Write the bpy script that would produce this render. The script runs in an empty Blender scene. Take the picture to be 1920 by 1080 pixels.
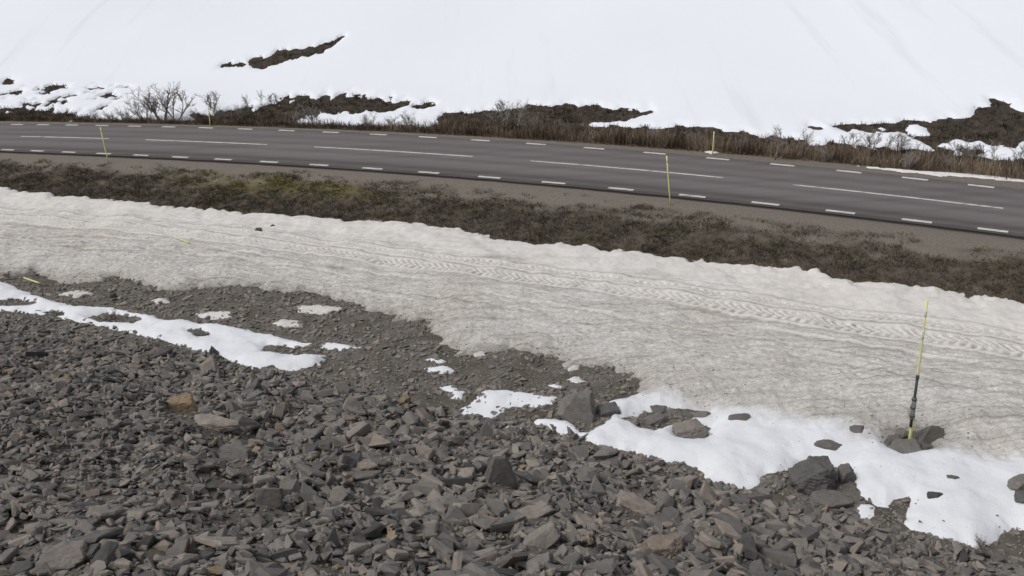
import bpy, bmesh, math, random
import numpy as np
from mathutils import Matrix, Vector
random.seed(7); rng = np.random.default_rng(11)
scene = bpy.context.scene
COL = scene.collection

# ------------------------------------------------------------------ camera
F_PX, PITCH, ROLL, CAM_H = 1750.0, 0.385, -0.05, 11.2
_fw = np.array([0, math.cos(PITCH), -math.sin(PITCH)]); _r0 = np.array([1.0, 0, 0]); _u0 = np.cross(_r0, _fw)
RT = math.cos(ROLL)*_r0 + math.sin(ROLL)*_u0; UP = -math.sin(ROLL)*_r0 + math.cos(ROLL)*_u0; FW = _fw
cam_d = bpy.data.cameras.new('camera'); cam = bpy.data.objects.new('camera', cam_d); COL.objects.link(cam)
cam_d.sensor_width = 36; cam_d.lens = 36*F_PX/1920; cam_d.clip_start = 0.1; cam_d.clip_end = 5000
m = Matrix.Identity(4)
for i in range(3):
    m[i][0] = RT[i]; m[i][1] = UP[i]; m[i][2] = -FW[i]
m[2][3] = CAM_H
cam.matrix_world = m
scene.camera = cam

# ------------------------------------------------------------------ sky, sun, exposure
SUN_EL, SUN_AZ = math.radians(54), math.radians(248)     # azimuth clockwise from +y
w = bpy.data.worlds.new('World'); scene.world = w; w.use_nodes = True
nt = w.node_tree; nt.nodes.clear()
sky = nt.nodes.new('ShaderNodeTexSky'); sky.sky_type = 'NISHITA'; sky.sun_disc = False
sky.sun_elevation = SUN_EL; sky.sun_rotation = SUN_AZ; sky.air_density = 1.0; sky.dust_density = 4.0; sky.ozone_density = 1.0
hs = nt.nodes.new('ShaderNodeHueSaturation'); hs.inputs['Saturation'].default_value = 0.22     # overcast: grey cloud light
bg = nt.nodes.new('ShaderNodeBackground'); bg.inputs['Strength'].default_value = 0.095
wo = nt.nodes.new('ShaderNodeOutputWorld')
nt.links.new(sky.outputs['Color'], hs.inputs['Color']); nt.links.new(hs.outputs['Color'], bg.inputs['Color']); nt.links.new(bg.outputs[0], wo.inputs[0])
sun_d = bpy.data.lights.new('sun', 'SUN'); sun_d.energy = 1.5; sun_d.angle = math.radians(20); sun_d.color = (1.0, 0.955, 0.90)
sun = bpy.data.objects.new('sun', sun_d); COL.objects.link(sun)
sd = Vector((math.sin(SUN_AZ)*math.cos(SUN_EL), math.cos(SUN_AZ)*math.cos(SUN_EL), math.sin(SUN_EL)))
sun.rotation_euler = sd.to_track_quat('Z', 'Y').to_euler(); sun.location = (0, 0, 60)
vs = scene.view_settings; vs.view_transform = 'Standard'; vs.look = 'None'; vs.gamma = 1.0; vs.use_curve_mapping = False
vs.exposure = 0.0

# ------------------------------------------------------------------ helpers: noise, road curve, terrain height
_perm = np.random.default_rng(3).permutation(4096).astype(np.int64)
def _h(ix, iy, s): return _perm[(_perm[(ix + 57*s) & 4095] + iy) & 4095]
def perlin(x, y, s=0):
    x = np.asarray(x, float); y = np.asarray(y, float)
    ix = np.floor(x).astype(np.int64); iy = np.floor(y).astype(np.int64); fx = x-ix; fy = y-iy
    u = fx*fx*fx*(fx*(fx*6-15)+10); v = fy*fy*fy*(fy*(fy*6-15)+10)
    def g(a, b):
        an = _h(ix+a, iy+b, s)*(2*math.pi/4096); return np.cos(an)*(fx-a)+np.sin(an)*(fy-b)
    a = g(0, 0); b = g(1, 0); c = g(0, 1); d = g(1, 1)
    return ((a+(b-a)*u)*(1-v)+(c+(d-c)*u)*v)*1.5
def fbm(x, y, o=4, s=0, gain=.5):
    r = 0; a = 1.0; f = 1.0
    for i in range(o):
        r = r+a*perlin(np.asarray(x)*f, np.asarray(y)*f, s+i*7); a *= gain; f *= 2.03
    return r
def sstep(a, b, x):
    t = np.clip((np.asarray(x, float)-a)/(b-a), 0, 1); return t*t*(3-2*t)

PN = np.array([-3.4866e-05, -0.00441118, -0.50158241, 40.72182107])      # near edge line, y(x)
PF = np.array([-3.4808e-05, -0.00542034, -0.50714549, 47.91620447])      # far edge line
PC = (PN+PF)/2; DC = np.polyder(PC); X0, X1 = -36.0, 22.0
def yline(p, x):
    xc = np.clip(x, X0, X1); return np.polyval(p, xc)+np.polyval(np.polyder(p), xc)*(np.asarray(x)-xc)
def cosc(x): return 1/np.sqrt(1+np.polyval(DC, np.clip(x, X0, X1))**2)
def off(x, y): return (y-yline(PC, x))*cosc(x)          # signed distance from the road's centre line
def yo(x, o): return yline(PC, x)+o/cosc(x)
KO = np.array([-900, -300, -80, -60, -40, -30, -21.6, -19.5, -16, -9, -7.7, -6.2, -4.7, -4.0, 4.0, 4.7, 6.3, 8, 14, 25, 50, 100, 300, 900.])
KZ = np.array([120, 45, 17.5, 13, 5.4, 1.9, -1.15, -1.2, -1.22, -1.22, -1.12, -.62, -.14, -.08, -.08, -.14, -.55, -.35, .85, 3.6, 10.5, 27, 105, 330.])
def terrain(x, y):
    o = off(x, y)
    z = (np.interp(o-.35, KO, KZ)+np.interp(o, KO, KZ)+np.interp(o+.35, KO, KZ))/3
    nw = sstep(-4.4, -7.5, o)
    z = z+nw*(.10*fbm(x/3.1, y/3.1, 3, 1)+.05*fbm(x/.9, y/.9, 2, 5))
    sc = sstep(-20.5, -24, o); z = z+sc*(.26*fbm(x/2.4, y/2.4, 3, 9)+.09*perlin(x/.75, y/.75, 17)+.10*perlin(x/6, y/6, 4))
    hl = sstep(5, 14, o); z = z+hl*(.30*perlin(x/16, y/13, 21)*sstep(6, 16, o)+.12*perlin(x/5, y/5, 22)*sstep(16, 9, o)+np.minimum(np.abs(o), 200)*.012*fbm(x/40, y/30, 3, 25))
    e = sstep(4.6, 6, o)*sstep(11, 8, o)*.06; z = z+e*fbm(x/.8, y/.8, 2, 31)
    return z
def at(uv):
    """where the sight line through a photo pixel meets the terrain"""
    uv = np.atleast_2d(np.asarray(uv, float))
    d = ((uv[:, 0]-960)/F_PX)[:, None]*RT-((uv[:, 1]-540)/F_PX)[:, None]*UP+FW
    ts = np.concatenate([np.arange(8, 90, .5), np.arange(90, 420, 4)])
    B = d[:, None]*ts[None, :, None]; below = (B[..., 2]+CAM_H) < terrain(B[..., 0].ravel(), B[..., 1].ravel()).reshape(len(uv), -1)
    k = np.clip(below.argmax(1), 1, None); lo = ts[k-1]; hi = ts[k]
    for _ in range(18):
        mid = (lo+hi)/2; P = d*mid[:, None]; below = (P[:, 2]+CAM_H) < terrain(P[:, 0], P[:, 1])
        hi = np.where(below, mid, hi); lo = np.where(below, lo, mid)
    P = d*hi[:, None]; P[:, 2] += CAM_H
    return P
def plan(px): return at(px)[:, :2]
def px_per_m(P): return F_PX/(np.dot(np.asarray(P)-np.array([0, 0, CAM_H]), FW))
def to_px(P):
    q = np.asarray(P)-np.array([0, 0, CAM_H]); z = q@FW
    return 960+F_PX*(q@RT)/z, 540-F_PX*(q@UP)/z

def sdist(x, y, poly):
    """signed distance to a plan polygon, positive inside"""
    out = np.full(x.shape, -3.0); mn = poly.min(0)-3; mx = poly.max(0)+3
    sel = (x > mn[0]) & (x < mx[0]) & (y > mn[1]) & (y < mx[1])
    X = x[sel]; Y = y[sel]
    if X.size == 0: return out
    D = np.full(X.shape, 9.0); ins = np.zeros(X.shape, bool); n = len(poly)
    for i in range(n):
        ax, ay = poly[i]; bx, by = poly[(i+1) % n]; ex, ey = bx-ax, by-ay; L = ex*ex+ey*ey+1e-9
        t = np.clip(((X-ax)*ex+(Y-ay)*ey)/L, 0, 1); D = np.minimum(D, (X-ax-t*ex)**2+(Y-ay-t*ey)**2 if i else (X-ax-t*ex)**2+(Y-ay-t*ey)**2)
        c = ((ay > Y) != (by > Y)) & (X < ex*(Y-ay)/(by-ay+1e-12)+ax); ins ^= c
    D = np.sqrt(D); out[sel] = np.where(ins, D, -np.minimum(D, 3)); return out

# ------------------------------------------------------------------ helpers: meshes, objects
def mesh_np(name, V, Fc, mat=None, smooth=False, attrs=None):
    me = bpy.data.meshes.new(name); V = np.asarray(V, np.float32); Fc = np.asarray(Fc, np.int32); k = Fc.shape[1]
    me.vertices.add(len(V)); me.vertices.foreach_set('co', V.ravel())
    me.loops.add(Fc.size); me.loops.foreach_set('vertex_index', Fc.ravel())
    me.polygons.add(len(Fc)); me.polygons.foreach_set('loop_start', np.arange(0, Fc.size, k, dtype=np.int32))
    me.polygons.foreach_set('use_smooth', np.full(len(Fc), smooth))
    me.update(calc_edges=True)
    for an, a in (attrs or {}).items():
        at_ = me.attributes.new(an, 'FLOAT', 'POINT'); at_.data.foreach_set('value', np.asarray(a, np.float32))
    if mat: me.materials.append(mat)
    return me
def link(name, data, parent=None, kind=None, label=None, cat=None, group=None, loc=None):
    o = bpy.data.objects.new(name, data); COL.objects.link(o)
    if parent: o.parent = parent
    if kind: o['kind'] = kind
    if label: o['label'] = label
    if cat: o['category'] = cat
    if group: o['group'] = group
    if loc is not None: o.location = loc
    return o
def grid_faces(nx, ny):
    i = np.arange(nx-1)[:, None]*ny+np.arange(ny-1)[None]
    return np.stack([i, i+ny, i+ny+1, i+1], -1).reshape(-1, 4)
def compact(V, Fc, attrs):
    used = np.zeros(len(V), bool); used[Fc.ravel()] = True; idx = np.cumsum(used)-1
    return V[used], idx[Fc], {k: a[used] for k, a in attrs.items()}

def mat(name):
    M = bpy.data.materials.new(name); M.use_nodes = True; n = M.node_tree.nodes; b = n['Principled BSDF']
    b.inputs['Roughness'].default_value = .9; b.inputs['Specular IOR Level'].default_value = .2
    return M, M.node_tree, b
def N(t, typ, **kw):
    n = t.nodes.new(typ)
    for k, v in kw.items():
        if k in n.inputs: n.inputs[k].default_value = v
        else: setattr(n, k, v)
    return n
def noise(t, scale, detail=4, rough=.55, vec=None):
    n = N(t, 'ShaderNodeTexNoise'); n.inputs['Scale'].default_value = scale; n.inputs['Detail'].default_value = detail; n.inputs['Roughness'].default_value = rough
    if vec: t.links.new(vec, n.inputs['Vector'])
    return n.outputs['Fac']
def objco(t, sc=None):
    c = N(t, 'ShaderNodeTexCoord').outputs['Object']
    if sc:
        mp = N(t, 'ShaderNodeMapping'); mp.inputs['Scale'].default_value = sc; t.links.new(c, mp.inputs['Vector']); c = mp.outputs[0]
    return c
def geoco(t, sc=None, rot=0):
    c = N(t, 'ShaderNodeNewGeometry').outputs['Position']
    if sc:
        mp = N(t, 'ShaderNodeMapping'); mp.inputs['Scale'].default_value = sc; mp.inputs['Rotation'].default_value = (0, 0, rot); t.links.new(c, mp.inputs['Vector']); c = mp.outputs[0]
    return c
def ramp(t, fac, stops):
    r = N(t, 'ShaderNodeValToRGB'); cr = r.color_ramp
    while len(cr.elements) > 1: cr.elements.remove(cr.elements[-1])
    cr.elements[0].position = stops[0][0]; cr.elements[0].color = (*stops[0][1], 1)
    for p, c in stops[1:]:
        e = cr.elements.new(p); e.color = (*c, 1)
    t.links.new(fac, r.inputs[0]); return r.outputs[0]
def mix(t, fac, a, b, mode='MIX'):
    x = N(t, 'ShaderNodeMix', data_type='RGBA', blend_type=mode)
    for i, v in ((0, fac), (6, a), (7, b)):
        if isinstance(v, (int, float)): x.inputs[i].default_value = v
        elif isinstance(v, tuple): x.inputs[i].default_value = (*v, 1)
        else: t.links.new(v, x.inputs[i])
    return x.outputs[2]
def maths(t, op, a, b=None, c=None):
    x = N(t, 'ShaderNodeMath', operation=op)
    for i, v in enumerate((a, b, c)):
        if v is None: continue
        if isinstance(v, (int, float)): x.inputs[i].default_value = v
        else: t.links.new(v, x.inputs[i])
    return x.outputs[0]
def attr(t, name, typ='GEOMETRY'):
    a = N(t, 'ShaderNodeAttribute', attribute_name=name, attribute_type=typ); return a.outputs['Fac']
def bump(t, b, h, strength=.5, dist=.02):
    n = N(t, 'ShaderNodeBump', Strength=strength, Distance=dist); t.links.new(h, n.inputs['Height']); t.links.new(n.outputs[0], b.inputs['Normal'])
def setcol(t, b, c): t.links.new(c, b.inputs['Base Color'])

# ------------------------------------------------------------------ materials
def m_ground():
    M, t, b = mat('earth_and_gravel'); co = geoco(t)
    n1 = noise(t, 9, 6, .7, co); n2 = noise(t, 1.3, 4, .6, co)
    gravel = ramp(t, n1, [(.3, (.075, .07, .062)), (.5, (.15, .139, .125)), (.72, (.24, .225, .205))])
    earth = ramp(t, n2, [(.35, (.075, .068, .056)), (.65, (.135, .122, .100))])
    gr = mix(t, maths(t, 'MULTIPLY', attr(t, 'moss'), .75), gravel, earth)
    n3 = noise(t, 3.2, 5, .7, co)
    heath = ramp(t, n3, [(.36, (.045, .037, .029)), (.5, (.082, .068, .055)), (.62, (.12, .10, .082)), (.75, (.165, .145, .12))])
    heath = mix(t, attr(t, 'dark'), heath, mix(t, 1.0, heath, (.48, .45, .44), 'MULTIPLY'))
    heath = mix(t, attr(t, 'olive'), heath, ramp(t, n3, [(.35, (.10, .09, .034)), (.65, (.18, .165, .055))]))
    c = mix(t, attr(t, 'heath'), gr, heath)
    sh = ramp(t, noise(t, 14, 5, .7, co), [(.3, (.13, .115, .098)), (.55, (.20, .178, .155)), (.75, (.26, .235, .21))])
    c = mix(t, attr(t, 'shoulder'), c, sh)
    setcol(t, b, c); bump(t, b, noise(t, 22, 6, .75, co), .7, .05); return M
def m_snow(name, clean_default=None):
    M, t, b = mat(name); co = geoco(t); cl = attr(t, 'clean')
    streak = noise(t, 1.0, 5, .6, geoco(t, (.35, 3.2, 1), math.radians(27)))
    gran = noise(t, 7, 5, .75, co); big = noise(t, .35, 4, .6, co)
    fine = noise(t, 26, 4, .8, co)
    d = ramp(t, maths(t, 'ADD', maths(t, 'MULTIPLY', gran, .45), maths(t, 'MULTIPLY', fine, .55)), [(.38, (.27, .263, .254)), (.44, (.485, .474, .460)), (.52, (.625, .613, .600)), (.62, (.79, .78, .768))])
    d2 = ramp(t, streak, [(.3, (.74, .72, .695)), (.5, (.98, .98, .98)), (.7, (1.0, 1.0, 1.0))])
    d = mix(t, 1.0, d, d2, 'MULTIPLY')
    d3 = ramp(t, noise(t, 1.0, 4, .6, geoco(t, (.22, 9.0, 1), math.radians(27))), [(.34, (.70, .685, .665)), (.47, (1, 1, 1)), (.60, (1.0, 1.0, 1.0)), (.70, (1.14, 1.14, 1.14))]); d = mix(t, .8, d, d3, 'MULTIPLY')
    d = mix(t, 1.0, d, ramp(t, big, [(.3, (.92, .895, .865)), (.62, (1.0, 1.0, 1.0))]), 'MULTIPLY')
    lite = attr(t, 'lite')
    d = mix(t, lite, d, mix(t, fine, (.63, .606, .588), (.85, .83, .812)))
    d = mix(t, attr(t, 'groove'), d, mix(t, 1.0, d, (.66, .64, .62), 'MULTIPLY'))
    cw = mix(t, noise(t, 3, 5, .7, co), (.77, .80, .855), (.81, .835, .88))
    sp = ramp(t, noise(t, 30, 3, .7, co), [(.64, (1, 1, 1)), (.74, (.45, .44, .43))])
    cw = mix(t, .5, cw, sp, 'MULTIPLY')
    setcol(t, b, mix(t, cl, d, cw)); b.inputs['Roughness'].default_value = .75
    bump(t, b, maths(t, 'ADD', gran, fine), .5, .05)
    return M
def m_hillsnow():
    M, t, b = mat('hill_snow'); co = geoco(t)
    c = mix(t, noise(t, .12, 5, .6, co), (.785, .825, .895), (.815, .85, .915))
    st = ramp(t, noise(t, 1.0, 4, .6, geoco(t, (.5, .03, .1), math.radians(-35))), [(.30, (.88, .88, .88)), (.42, (1, 1, 1))])
    setcol(t, b, mix(t, .6, c, st, 'MULTIPLY')); b.inputs['Roughness'].default_value = .7
    return M
STONE_RAMP = [(0, (0.0522, 0.0522, 0.0545)), (0.18, (0.116, 0.116, 0.1172)), (0.4, (0.1798, 0.1728, 0.167)), (0.62, (0.2262, 0.21, 0.1949)), (0.82, (0.2842, 0.2575, 0.232)), (0.93, (0.205, 0.168, 0.14)), (0.965, (0.235, 0.19, 0.135)), (1, (0.3, 0.23, 0.145))]
def m_stone(name, typ, dark=1.0):
    M, t, b = mat(name); co = objco(t) if typ == 'OBJECT' else geoco(t)
    c = ramp(t, attr(t, 'tone', typ), [(p, tuple(v*dark for v in k)) for p, k in STONE_RAMP])
    pos = geoco(t)
    v = ramp(t, noise(t, 5, 5, .7, pos), [(.3, (.72, .72, .72)), (.55, (1, 1, 1)), (.75, (1.22, 1.18, 1.12))])
    c = mix(t, 1.0, c, v, 'MULTIPLY')
    rust = ramp(t, noise(t, 2.3, 4, .6, pos), [(.60, (1, 1, 1)), (.75, (1.25, 1.02, .80))]); c = mix(t, .6, c, rust, 'MULTIPLY')
    c = mix(t, 1.0, c, (1.0, .975, .95), 'MULTIPLY'); setcol(t, b, c); b.inputs['Roughness'].default_value = .82; b.inputs['Specular IOR Level'].default_value = .35
    bump(t, b, maths(t, 'ADD', noise(t, 18, 6, .75, pos), noise(t, 5, 3, .6, pos)), .55, .035); return M
def m_asphalt():
    M, t, b = mat('worn_asphalt'); co = geoco(t); l = attr(t, 'lane')      # lane: 0 near edge .. 1 far edge
    band = ramp(t, l, [(0, (.078, .071, .069)), (.045, (.080, .073, .071)), (.075, (.125, .114, .111)), (.14, (.085, .080, .078)), (.22, (.150, .137, .136)), (.32, (.172, .158, .157)), (.40, (.130, .120, .119)), (.46, (.165, .151, .150)), (.52, (.172, .158, .157)), (.575, (.130, .120, .119)), (.66, (.165, .151, .150)), (.76, (.130, .120, .119)), (.86, (.168, .154, .153)), (.96, (.118, .108, .106)), (1, (.125, .115, .112))])
    s = ramp(t, noise(t, 1, 5, .6, geoco(t, (.12, 1.4, 1), math.radians(27))), [(.3, (.83, .83, .85)), (.6, (1.06, 1.055, 1.06))])
    c = mix(t, 1.0, mix(t, 1.0, mix(t, .9, (.148, .136, .137), band), s, 'MULTIPLY'), (1.0, .992, 1.008), 'MULTIPLY')
    f = ramp(t, noise(t, 40, 4, .8, co), [(.3, (.8, .8, .8)), (.7, (1.18, 1.18, 1.18))]); c = mix(t, 1.0, c, f, 'MULTIPLY')
    setcol(t, b, c); bump(t, b, noise(t, 60, 3, .7, co), .4, .01); return M
def m_paint(name, wear):
    M, t, b = mat(name); n = noise(t, 1, 5, .7, geoco(t, (1.2, 5, 1), math.radians(27)))
    c = ramp(t, n, [(wear-.08, (.20, .19, .18)), (wear+.04, (.54, .52, .505)), (.7, (.66, .64, .62))]); setcol(t, b, c); return M
def m_plain(name, c, rough=.6, var=.25, scale=12):
    M, t, b = mat(name); n = noise(t, scale, 4, .6, geoco(t))
    setcol(t, b, mix(t, n, tuple(v*(1-var) for v in c), tuple(min(1, v*(1+var)) for v in c))); b.inputs['Roughness'].default_value = rough; return M
def m_tuft(name, stops):
    M, t, b = mat(name); setcol(t, b, ramp(t, attr(t, 'tone'), stops)); b.inputs['Specular IOR Level'].default_value = .05; return M
MG = m_ground(); MS = m_snow('old_snow'); MH = m_hillsnow(); MST = m_stone('slate_scatter', 'GEOMETRY'); MSO = m_stone('slate_stone', 'OBJECT')
MA = m_asphalt(); MP = m_paint('road_paint', .40); MPC = m_paint('worn_road_paint', .43)
MY = m_plain('yellow_pole', (.70, .70, .30), .45, .12); MW = m_plain('pale_reflective_band', (.66, .65, .58), .35, .06)
MD = m_plain('dark_sleeve', (.06, .07, .065), .5, .2); MM = m_plain('weathered_metal', (.22, .22, .22), .45, .3, 30)
MB = m_plain('bare_twigs', (.31, .285, .265), .9, .3, 3); MBK = m_plain('grey_bark', (.28, .255, .23), .9, .3, 6)
MDW = m_plain('dry_twigs', (.16, .12, .085), .9, .3, 3)
MHE = m_tuft('heath_tufts', [(0, (.040, .034, .027)), (.35, (.098, .083, .066)), (.55, (.155, .135, .108)), (.72, (.24, .214, .175)), (.74, (.065, .052, .030)), (.86, (.12, .105, .048)), (.88, (.15, .138, .045)), (1, (.21, .195, .065))])
MSC = m_tuft('scrub_twigs', [(0, (.026, .021, .017)), (.4, (.072, .057, .046)), (.7, (.155, .121, .091)), (1, (.28, .222, .168))])

# ------------------------------------------------------------------ ground sheet (to the horizon)
xs = np.concatenate([-np.geomspace(900, 46, 26), np.arange(-44, 32, .16), np.geomspace(33, 900, 28)])
os_ = np.concatenate([-np.geomspace(420, 44, 18), np.arange(-42, -26, .5), np.arange(-26, 16, .14), np.arange(16, 60, 1.0), np.geomspace(61, 900, 22)])
GX, GO = np.meshgrid(xs, os_, indexing='ij'); GY = yo(GX, GO); GZ = terrain(GX, GY)
fine = (GO > -22) & (GO < -15) & (np.abs(GX) < 45)
GZ = GZ+np.where(fine, .035*fbm(GX/.35, GY/.35, 3, 41), 0)
xv, yv, ov = GX.ravel(), GY.ravel(), GO.ravel()
heath = np.maximum(sstep(-4.3, -5.4, ov+.5*fbm(xv/1.3, yv/.7, 3, 51))*sstep(-9.5, -8.3, ov), sstep(4.7, 5.6, ov+.3*fbm(xv/1.2, yv/1.2, 2, 53)))
shoulder = np.maximum(sstep(-5.6, -4.5, ov+.55*fbm(xv/1.1, yv/.8, 3, 55))*sstep(-3, -3.5, ov), sstep(5.3, 4.7, ov)*sstep(3, 3.5, ov))
moss = np.where(ov < -10, sstep(-.15, .3, fbm(xv/1.2, yv/1.0, 3, 201)), sstep(-.1, .35, fbm(xv/1.6, yv/1.2, 4, 57)))
def thick_fn(x, y, o): return sstep(-4.4, -5.9, o+.9*fbm(x/3.0, (y+.52*x)/.8, 3, 173)+.35*fbm(x/.7, (y+.52*x)/.5, 2, 175))
GPS = at([(420, 336), (520, 341), (600, 347)])
def olive_fn(x, y): return np.max([np.exp(-(((x-p[0])/2.6)**2+((y-p[1]+.5*(x-p[0]))/.75)**2)) for p in GPS], 0)
heath = np.where(ov < 0, thick_fn(xv, yv, ov)*sstep(-9.5, -8.3, ov), heath)
dark = sstep(4.5, 6, ov)*.6; olive = np.where((ov < -4) & (ov > -8), olive_fn(xv, yv), 0); shoulder = np.where((ov < 0) & (ov > -6.8), sstep(-7.2, -6.2, ov)*sstep(-3, -3.5, ov), shoulder)*np.where(ov < 0, 1-heath, 1)
ground = link('ground', mesh_np('ground', np.stack([xv, yv, GZ.ravel()], -1), grid_faces(*GX.shape), MG, True, dict(heath=heath, shoulder=shoulder, moss=moss, dark=dark, olive=olive)), kind='structure')

# ------------------------------------------------------------------ road with its markings
rx = np.concatenate([-np.geomspace(600, 46, 20), np.arange(-44, 32, .5), np.geomspace(33, 500, 20)]); cr = np.linspace(0, 1, 61)
NEo, FEo = yline(PN, rx)-.36/cosc(rx), yline(PF, rx)+.28/cosc(rx)
RX, RC = np.meshgrid(rx, cr, indexing='ij')
wob = .05*fbm(rx/1.2, rx*0, 3, 61)
RY = (NEo+wob)[:, None]*(1-RC)+(FEo-wob*.8)[:, None]*RC
V = np.stack([RX.ravel(), RY.ravel(), (.006-.0*RC).ravel()], -1)
n0 = len(V); nx, nc = RX.shape
lowN = np.stack([rx, RY[:, 0]-.03, np.full(nx, -.09)], -1); lowF = np.stack([rx, RY[:, -1]+.03, np.full(nx, -.09)], -1)
i = np.arange(nx-1)
fa = np.stack([i*nc, n0+i, n0+i+1, (i+1)*nc], -1); fb = np.stack([i*nc+nc-1, (i+1)*nc+nc-1, n0+nx+i+1, n0+nx+i], -1)
V = np.concatenate([V, lowN, lowF]); lane = np.concatenate([RC.ravel(), np.zeros(nx), np.ones(nx)])
road = link('road', mesh_np('road', V, np.concatenate([grid_faces(nx, nc), fa[:, ::-1], fb[:, ::-1]]), MA, True, dict(lane=lane)), kind='structure')
def plane_pt(u, v, z=0.0):
    d = (u-960)/F_PX*RT-(v-540)/F_PX*UP+FW; return d*((z-CAM_H)/d[2])+np.array([0, 0, CAM_H])
def dash(name, x0, x1, poly, width, M, seed):
    n = 8; xx = np.linspace(x0, x1, n); yy = yline(poly, xx); j = np.random.default_rng(seed).normal(0, .008, (n, 2))
    c = 1/np.sqrt(1+(np.polyval(np.polyder(poly), np.clip(xx, X0, X1)))**2); s = -np.sqrt(1-c*c)
    a = np.stack([xx+s*width/2*1, yy-c*(width/2+j[:, 0]), np.full(n, .010)], -1); b = np.stack([xx-s*width/2*1, yy+c*(width/2+j[:, 1]), np.full(n, .010)], -1)
    V = np.concatenate([a, b]); k = np.arange(n-1); Fq = np.stack([k, k+1, n+k+1, n+k], -1)
    return link(name, mesh_np(name, V, Fq, M), parent=road)
NEAR_U = [2.3, 58, 117.7, 181, 250, 323.3, 402.7, 488.3, 580.7, 679.3, 784.3, 896.7, 1016, 1141, 1272.3, 1408.3, 1547.7, 1690, 1833.3]
NEAR_V = [281, 282.7, 284.3, 287.7, 290.7, 293.7, 298, 302.3, 308, 315, 323, 331.3, 341.7, 352.7, 363.3, 378, 393.7, 410.3, 428.3]
NEAR_E = [22.7, 80, 141.3, 206, 276.7, 352.3, 434.3, 521.3, 615.7, 716.7, 823.3, 938.3, 1059.3, 1186.7, 1319.3, 1456.3, 1597, 1739.7, 1882.3]
FAR_U = [20, 70.7, 123.7, 180.3, 240.7, 304.7, 372.7, 446, 523, 605.3, 693.3, 785.7, 883.3, 986.7, 1094.7, 1206.7, 1323.7, 1443.3, 1566.7, 1690.7, 1816]
FAR_V = [233.7, 233.7, 234.3, 235, 236, 237.3, 239.3, 241.7, 244, 247.7, 251.7, 256.7, 262.3, 269, 277, 285.3, 295, 306.3, 318.3, 332.3, 347]
FAR_E = [38.3, 89.3, 143.3, 201, 263, 327.7, 397.7, 472, 551.7, 634.3, 724.7, 818.7, 918.3, 1023.3, 1132.3, 1246.3, 1364.3, 1485.7, 1609.3, 1734, 1858.7]
k = 0
for U, Vv, E_, P in ((NEAR_U, NEAR_V, NEAR_E, PN), (FAR_U, FAR_V, FAR_E, PF)):
    spans = [(plane_pt(u, v)[0], plane_pt(e, v+2)[0]) for u, v, e in zip(U, Vv, E_)]
    dl = spans[1][0]-spans[0][0]; dr = spans[-1][0]-spans[-2][0]
    spans = [(spans[0][0]-dl*q, spans[0][1]-dl*q) for q in range(1, 6)]+spans+[(spans[-1][0]+dr*q, spans[-1][1]+dr*q) for q in range(1, 5)]
    for a, b in spans: dash('edge_line_dash', a, b, P, .21, MP, k); k += 1
CEN = [((40, 255.7), (205.7, 259.3)), ((275, 261.3), (501.7, 270.3)), ((590, 274.7), (886.7, 292.7)), ((995, 301), (1356, 332.7)), ((1486.7, 346.7), (1885, 393.3))]
for a, b in CEN:
    dash('centre_line_dash', plane_pt(*a)[0], plane_pt(*b)[0], PC, .15, MPC, k); k += 1
dash('centre_line_dash', -49, -41, PC, .15, MPC, 90); dash('centre_line_dash', 23, 30, PC, .15, MPC, 91)

# ------------------------------------------------------------------ snow of the lane below the road
def snow_sheet(name, gx, go, dfun, T, wdt, M, extra=None, micro=None, kind='structure', **kw):
    X, O = np.meshgrid(gx, go, indexing='ij'); Y = yo(X, O); x, y, o = X.ravel(), Y.ravel(), O.ravel()
    d = dfun(x, y, o); t = np.where(d > 0, T*(1-np.exp(-np.maximum(d, 0)/wdt)), np.maximum(d*.8, -.12))
    z = terrain(x, y)+t
    if micro is not None: z = z+micro(x, y, o)*sstep(0, .5, d)
    at_ = extra(x, y, o, d) if extra else {}
    Fq = grid_faces(*X.shape); keep = d[Fq].max(1) > -.02; V, Fq, at_ = compact(np.stack([x, y, z], -1), Fq[keep], at_)
    return link(name, mesh_np(name, V, Fq, M, True, at_), kind=kind, **kw)
LOW = plan([(-700, 500), (-150, 512), (0, 522), (60, 514), (110, 531), (230, 522), (300, 546), (420, 536), (560, 546), (660, 570), (735, 598), (800, 604), (835, 640), (880, 668), (960, 655), (1045, 668), (1062, 692), (1150, 694), (1200, 714), (1200, 738), (1150, 752), (1140, 784), (1098, 806), (1060, 790), (1004, 792), (1080, 826), (1160, 842), (1230, 866), (1300, 882), (1330, 902), (1390, 912), (1430, 897), (1480, 882), (1500, 868), (1598, 880), (1606, 905), (1622, 932), (1660, 950), (1700, 936), (1692, 968), (1668, 986), (1750, 1006), (1830, 1026), (1872, 1016), (1890, 985), (1940, 1000), (2100, 1010)])
UPP = plan([(2150, 590), (1920, 565), (1840, 556), (1700, 537), (1600, 524), (1500, 505), (1400, 497), (1290, 486), (1200, 474), (1100, 462), (1000, 456), (900, 441), (820, 425), (700, 414), (600, 408), (500, 402), (400, 393), (300, 386), (180, 372), (60, 360), (0, 352), (-200, 338), (-700, 310)])
LANE = np.concatenate([LOW, UPP])
HOLES = [plan(h) for h in ([(1165, 785), (1200, 778), (1240, 770), (1290, 768), (1330, 778), (1285, 790), (1230, 806), (1200, 802)], [(1262, 800), (1290, 794), (1332, 802), (1320, 822), (1280, 824), (1262, 814)], [(1655, 830), (1680, 815), (1745, 805), (1740, 845), (1690, 852)])]
CL = plan([(1130, 745), (1200, 738), (1290, 762), (1420, 782), (1550, 800), (1640, 826), (1760, 850), (1930, 872), (2200, 900), (2200, 1200), (900, 1200), (900, 780)])
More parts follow.
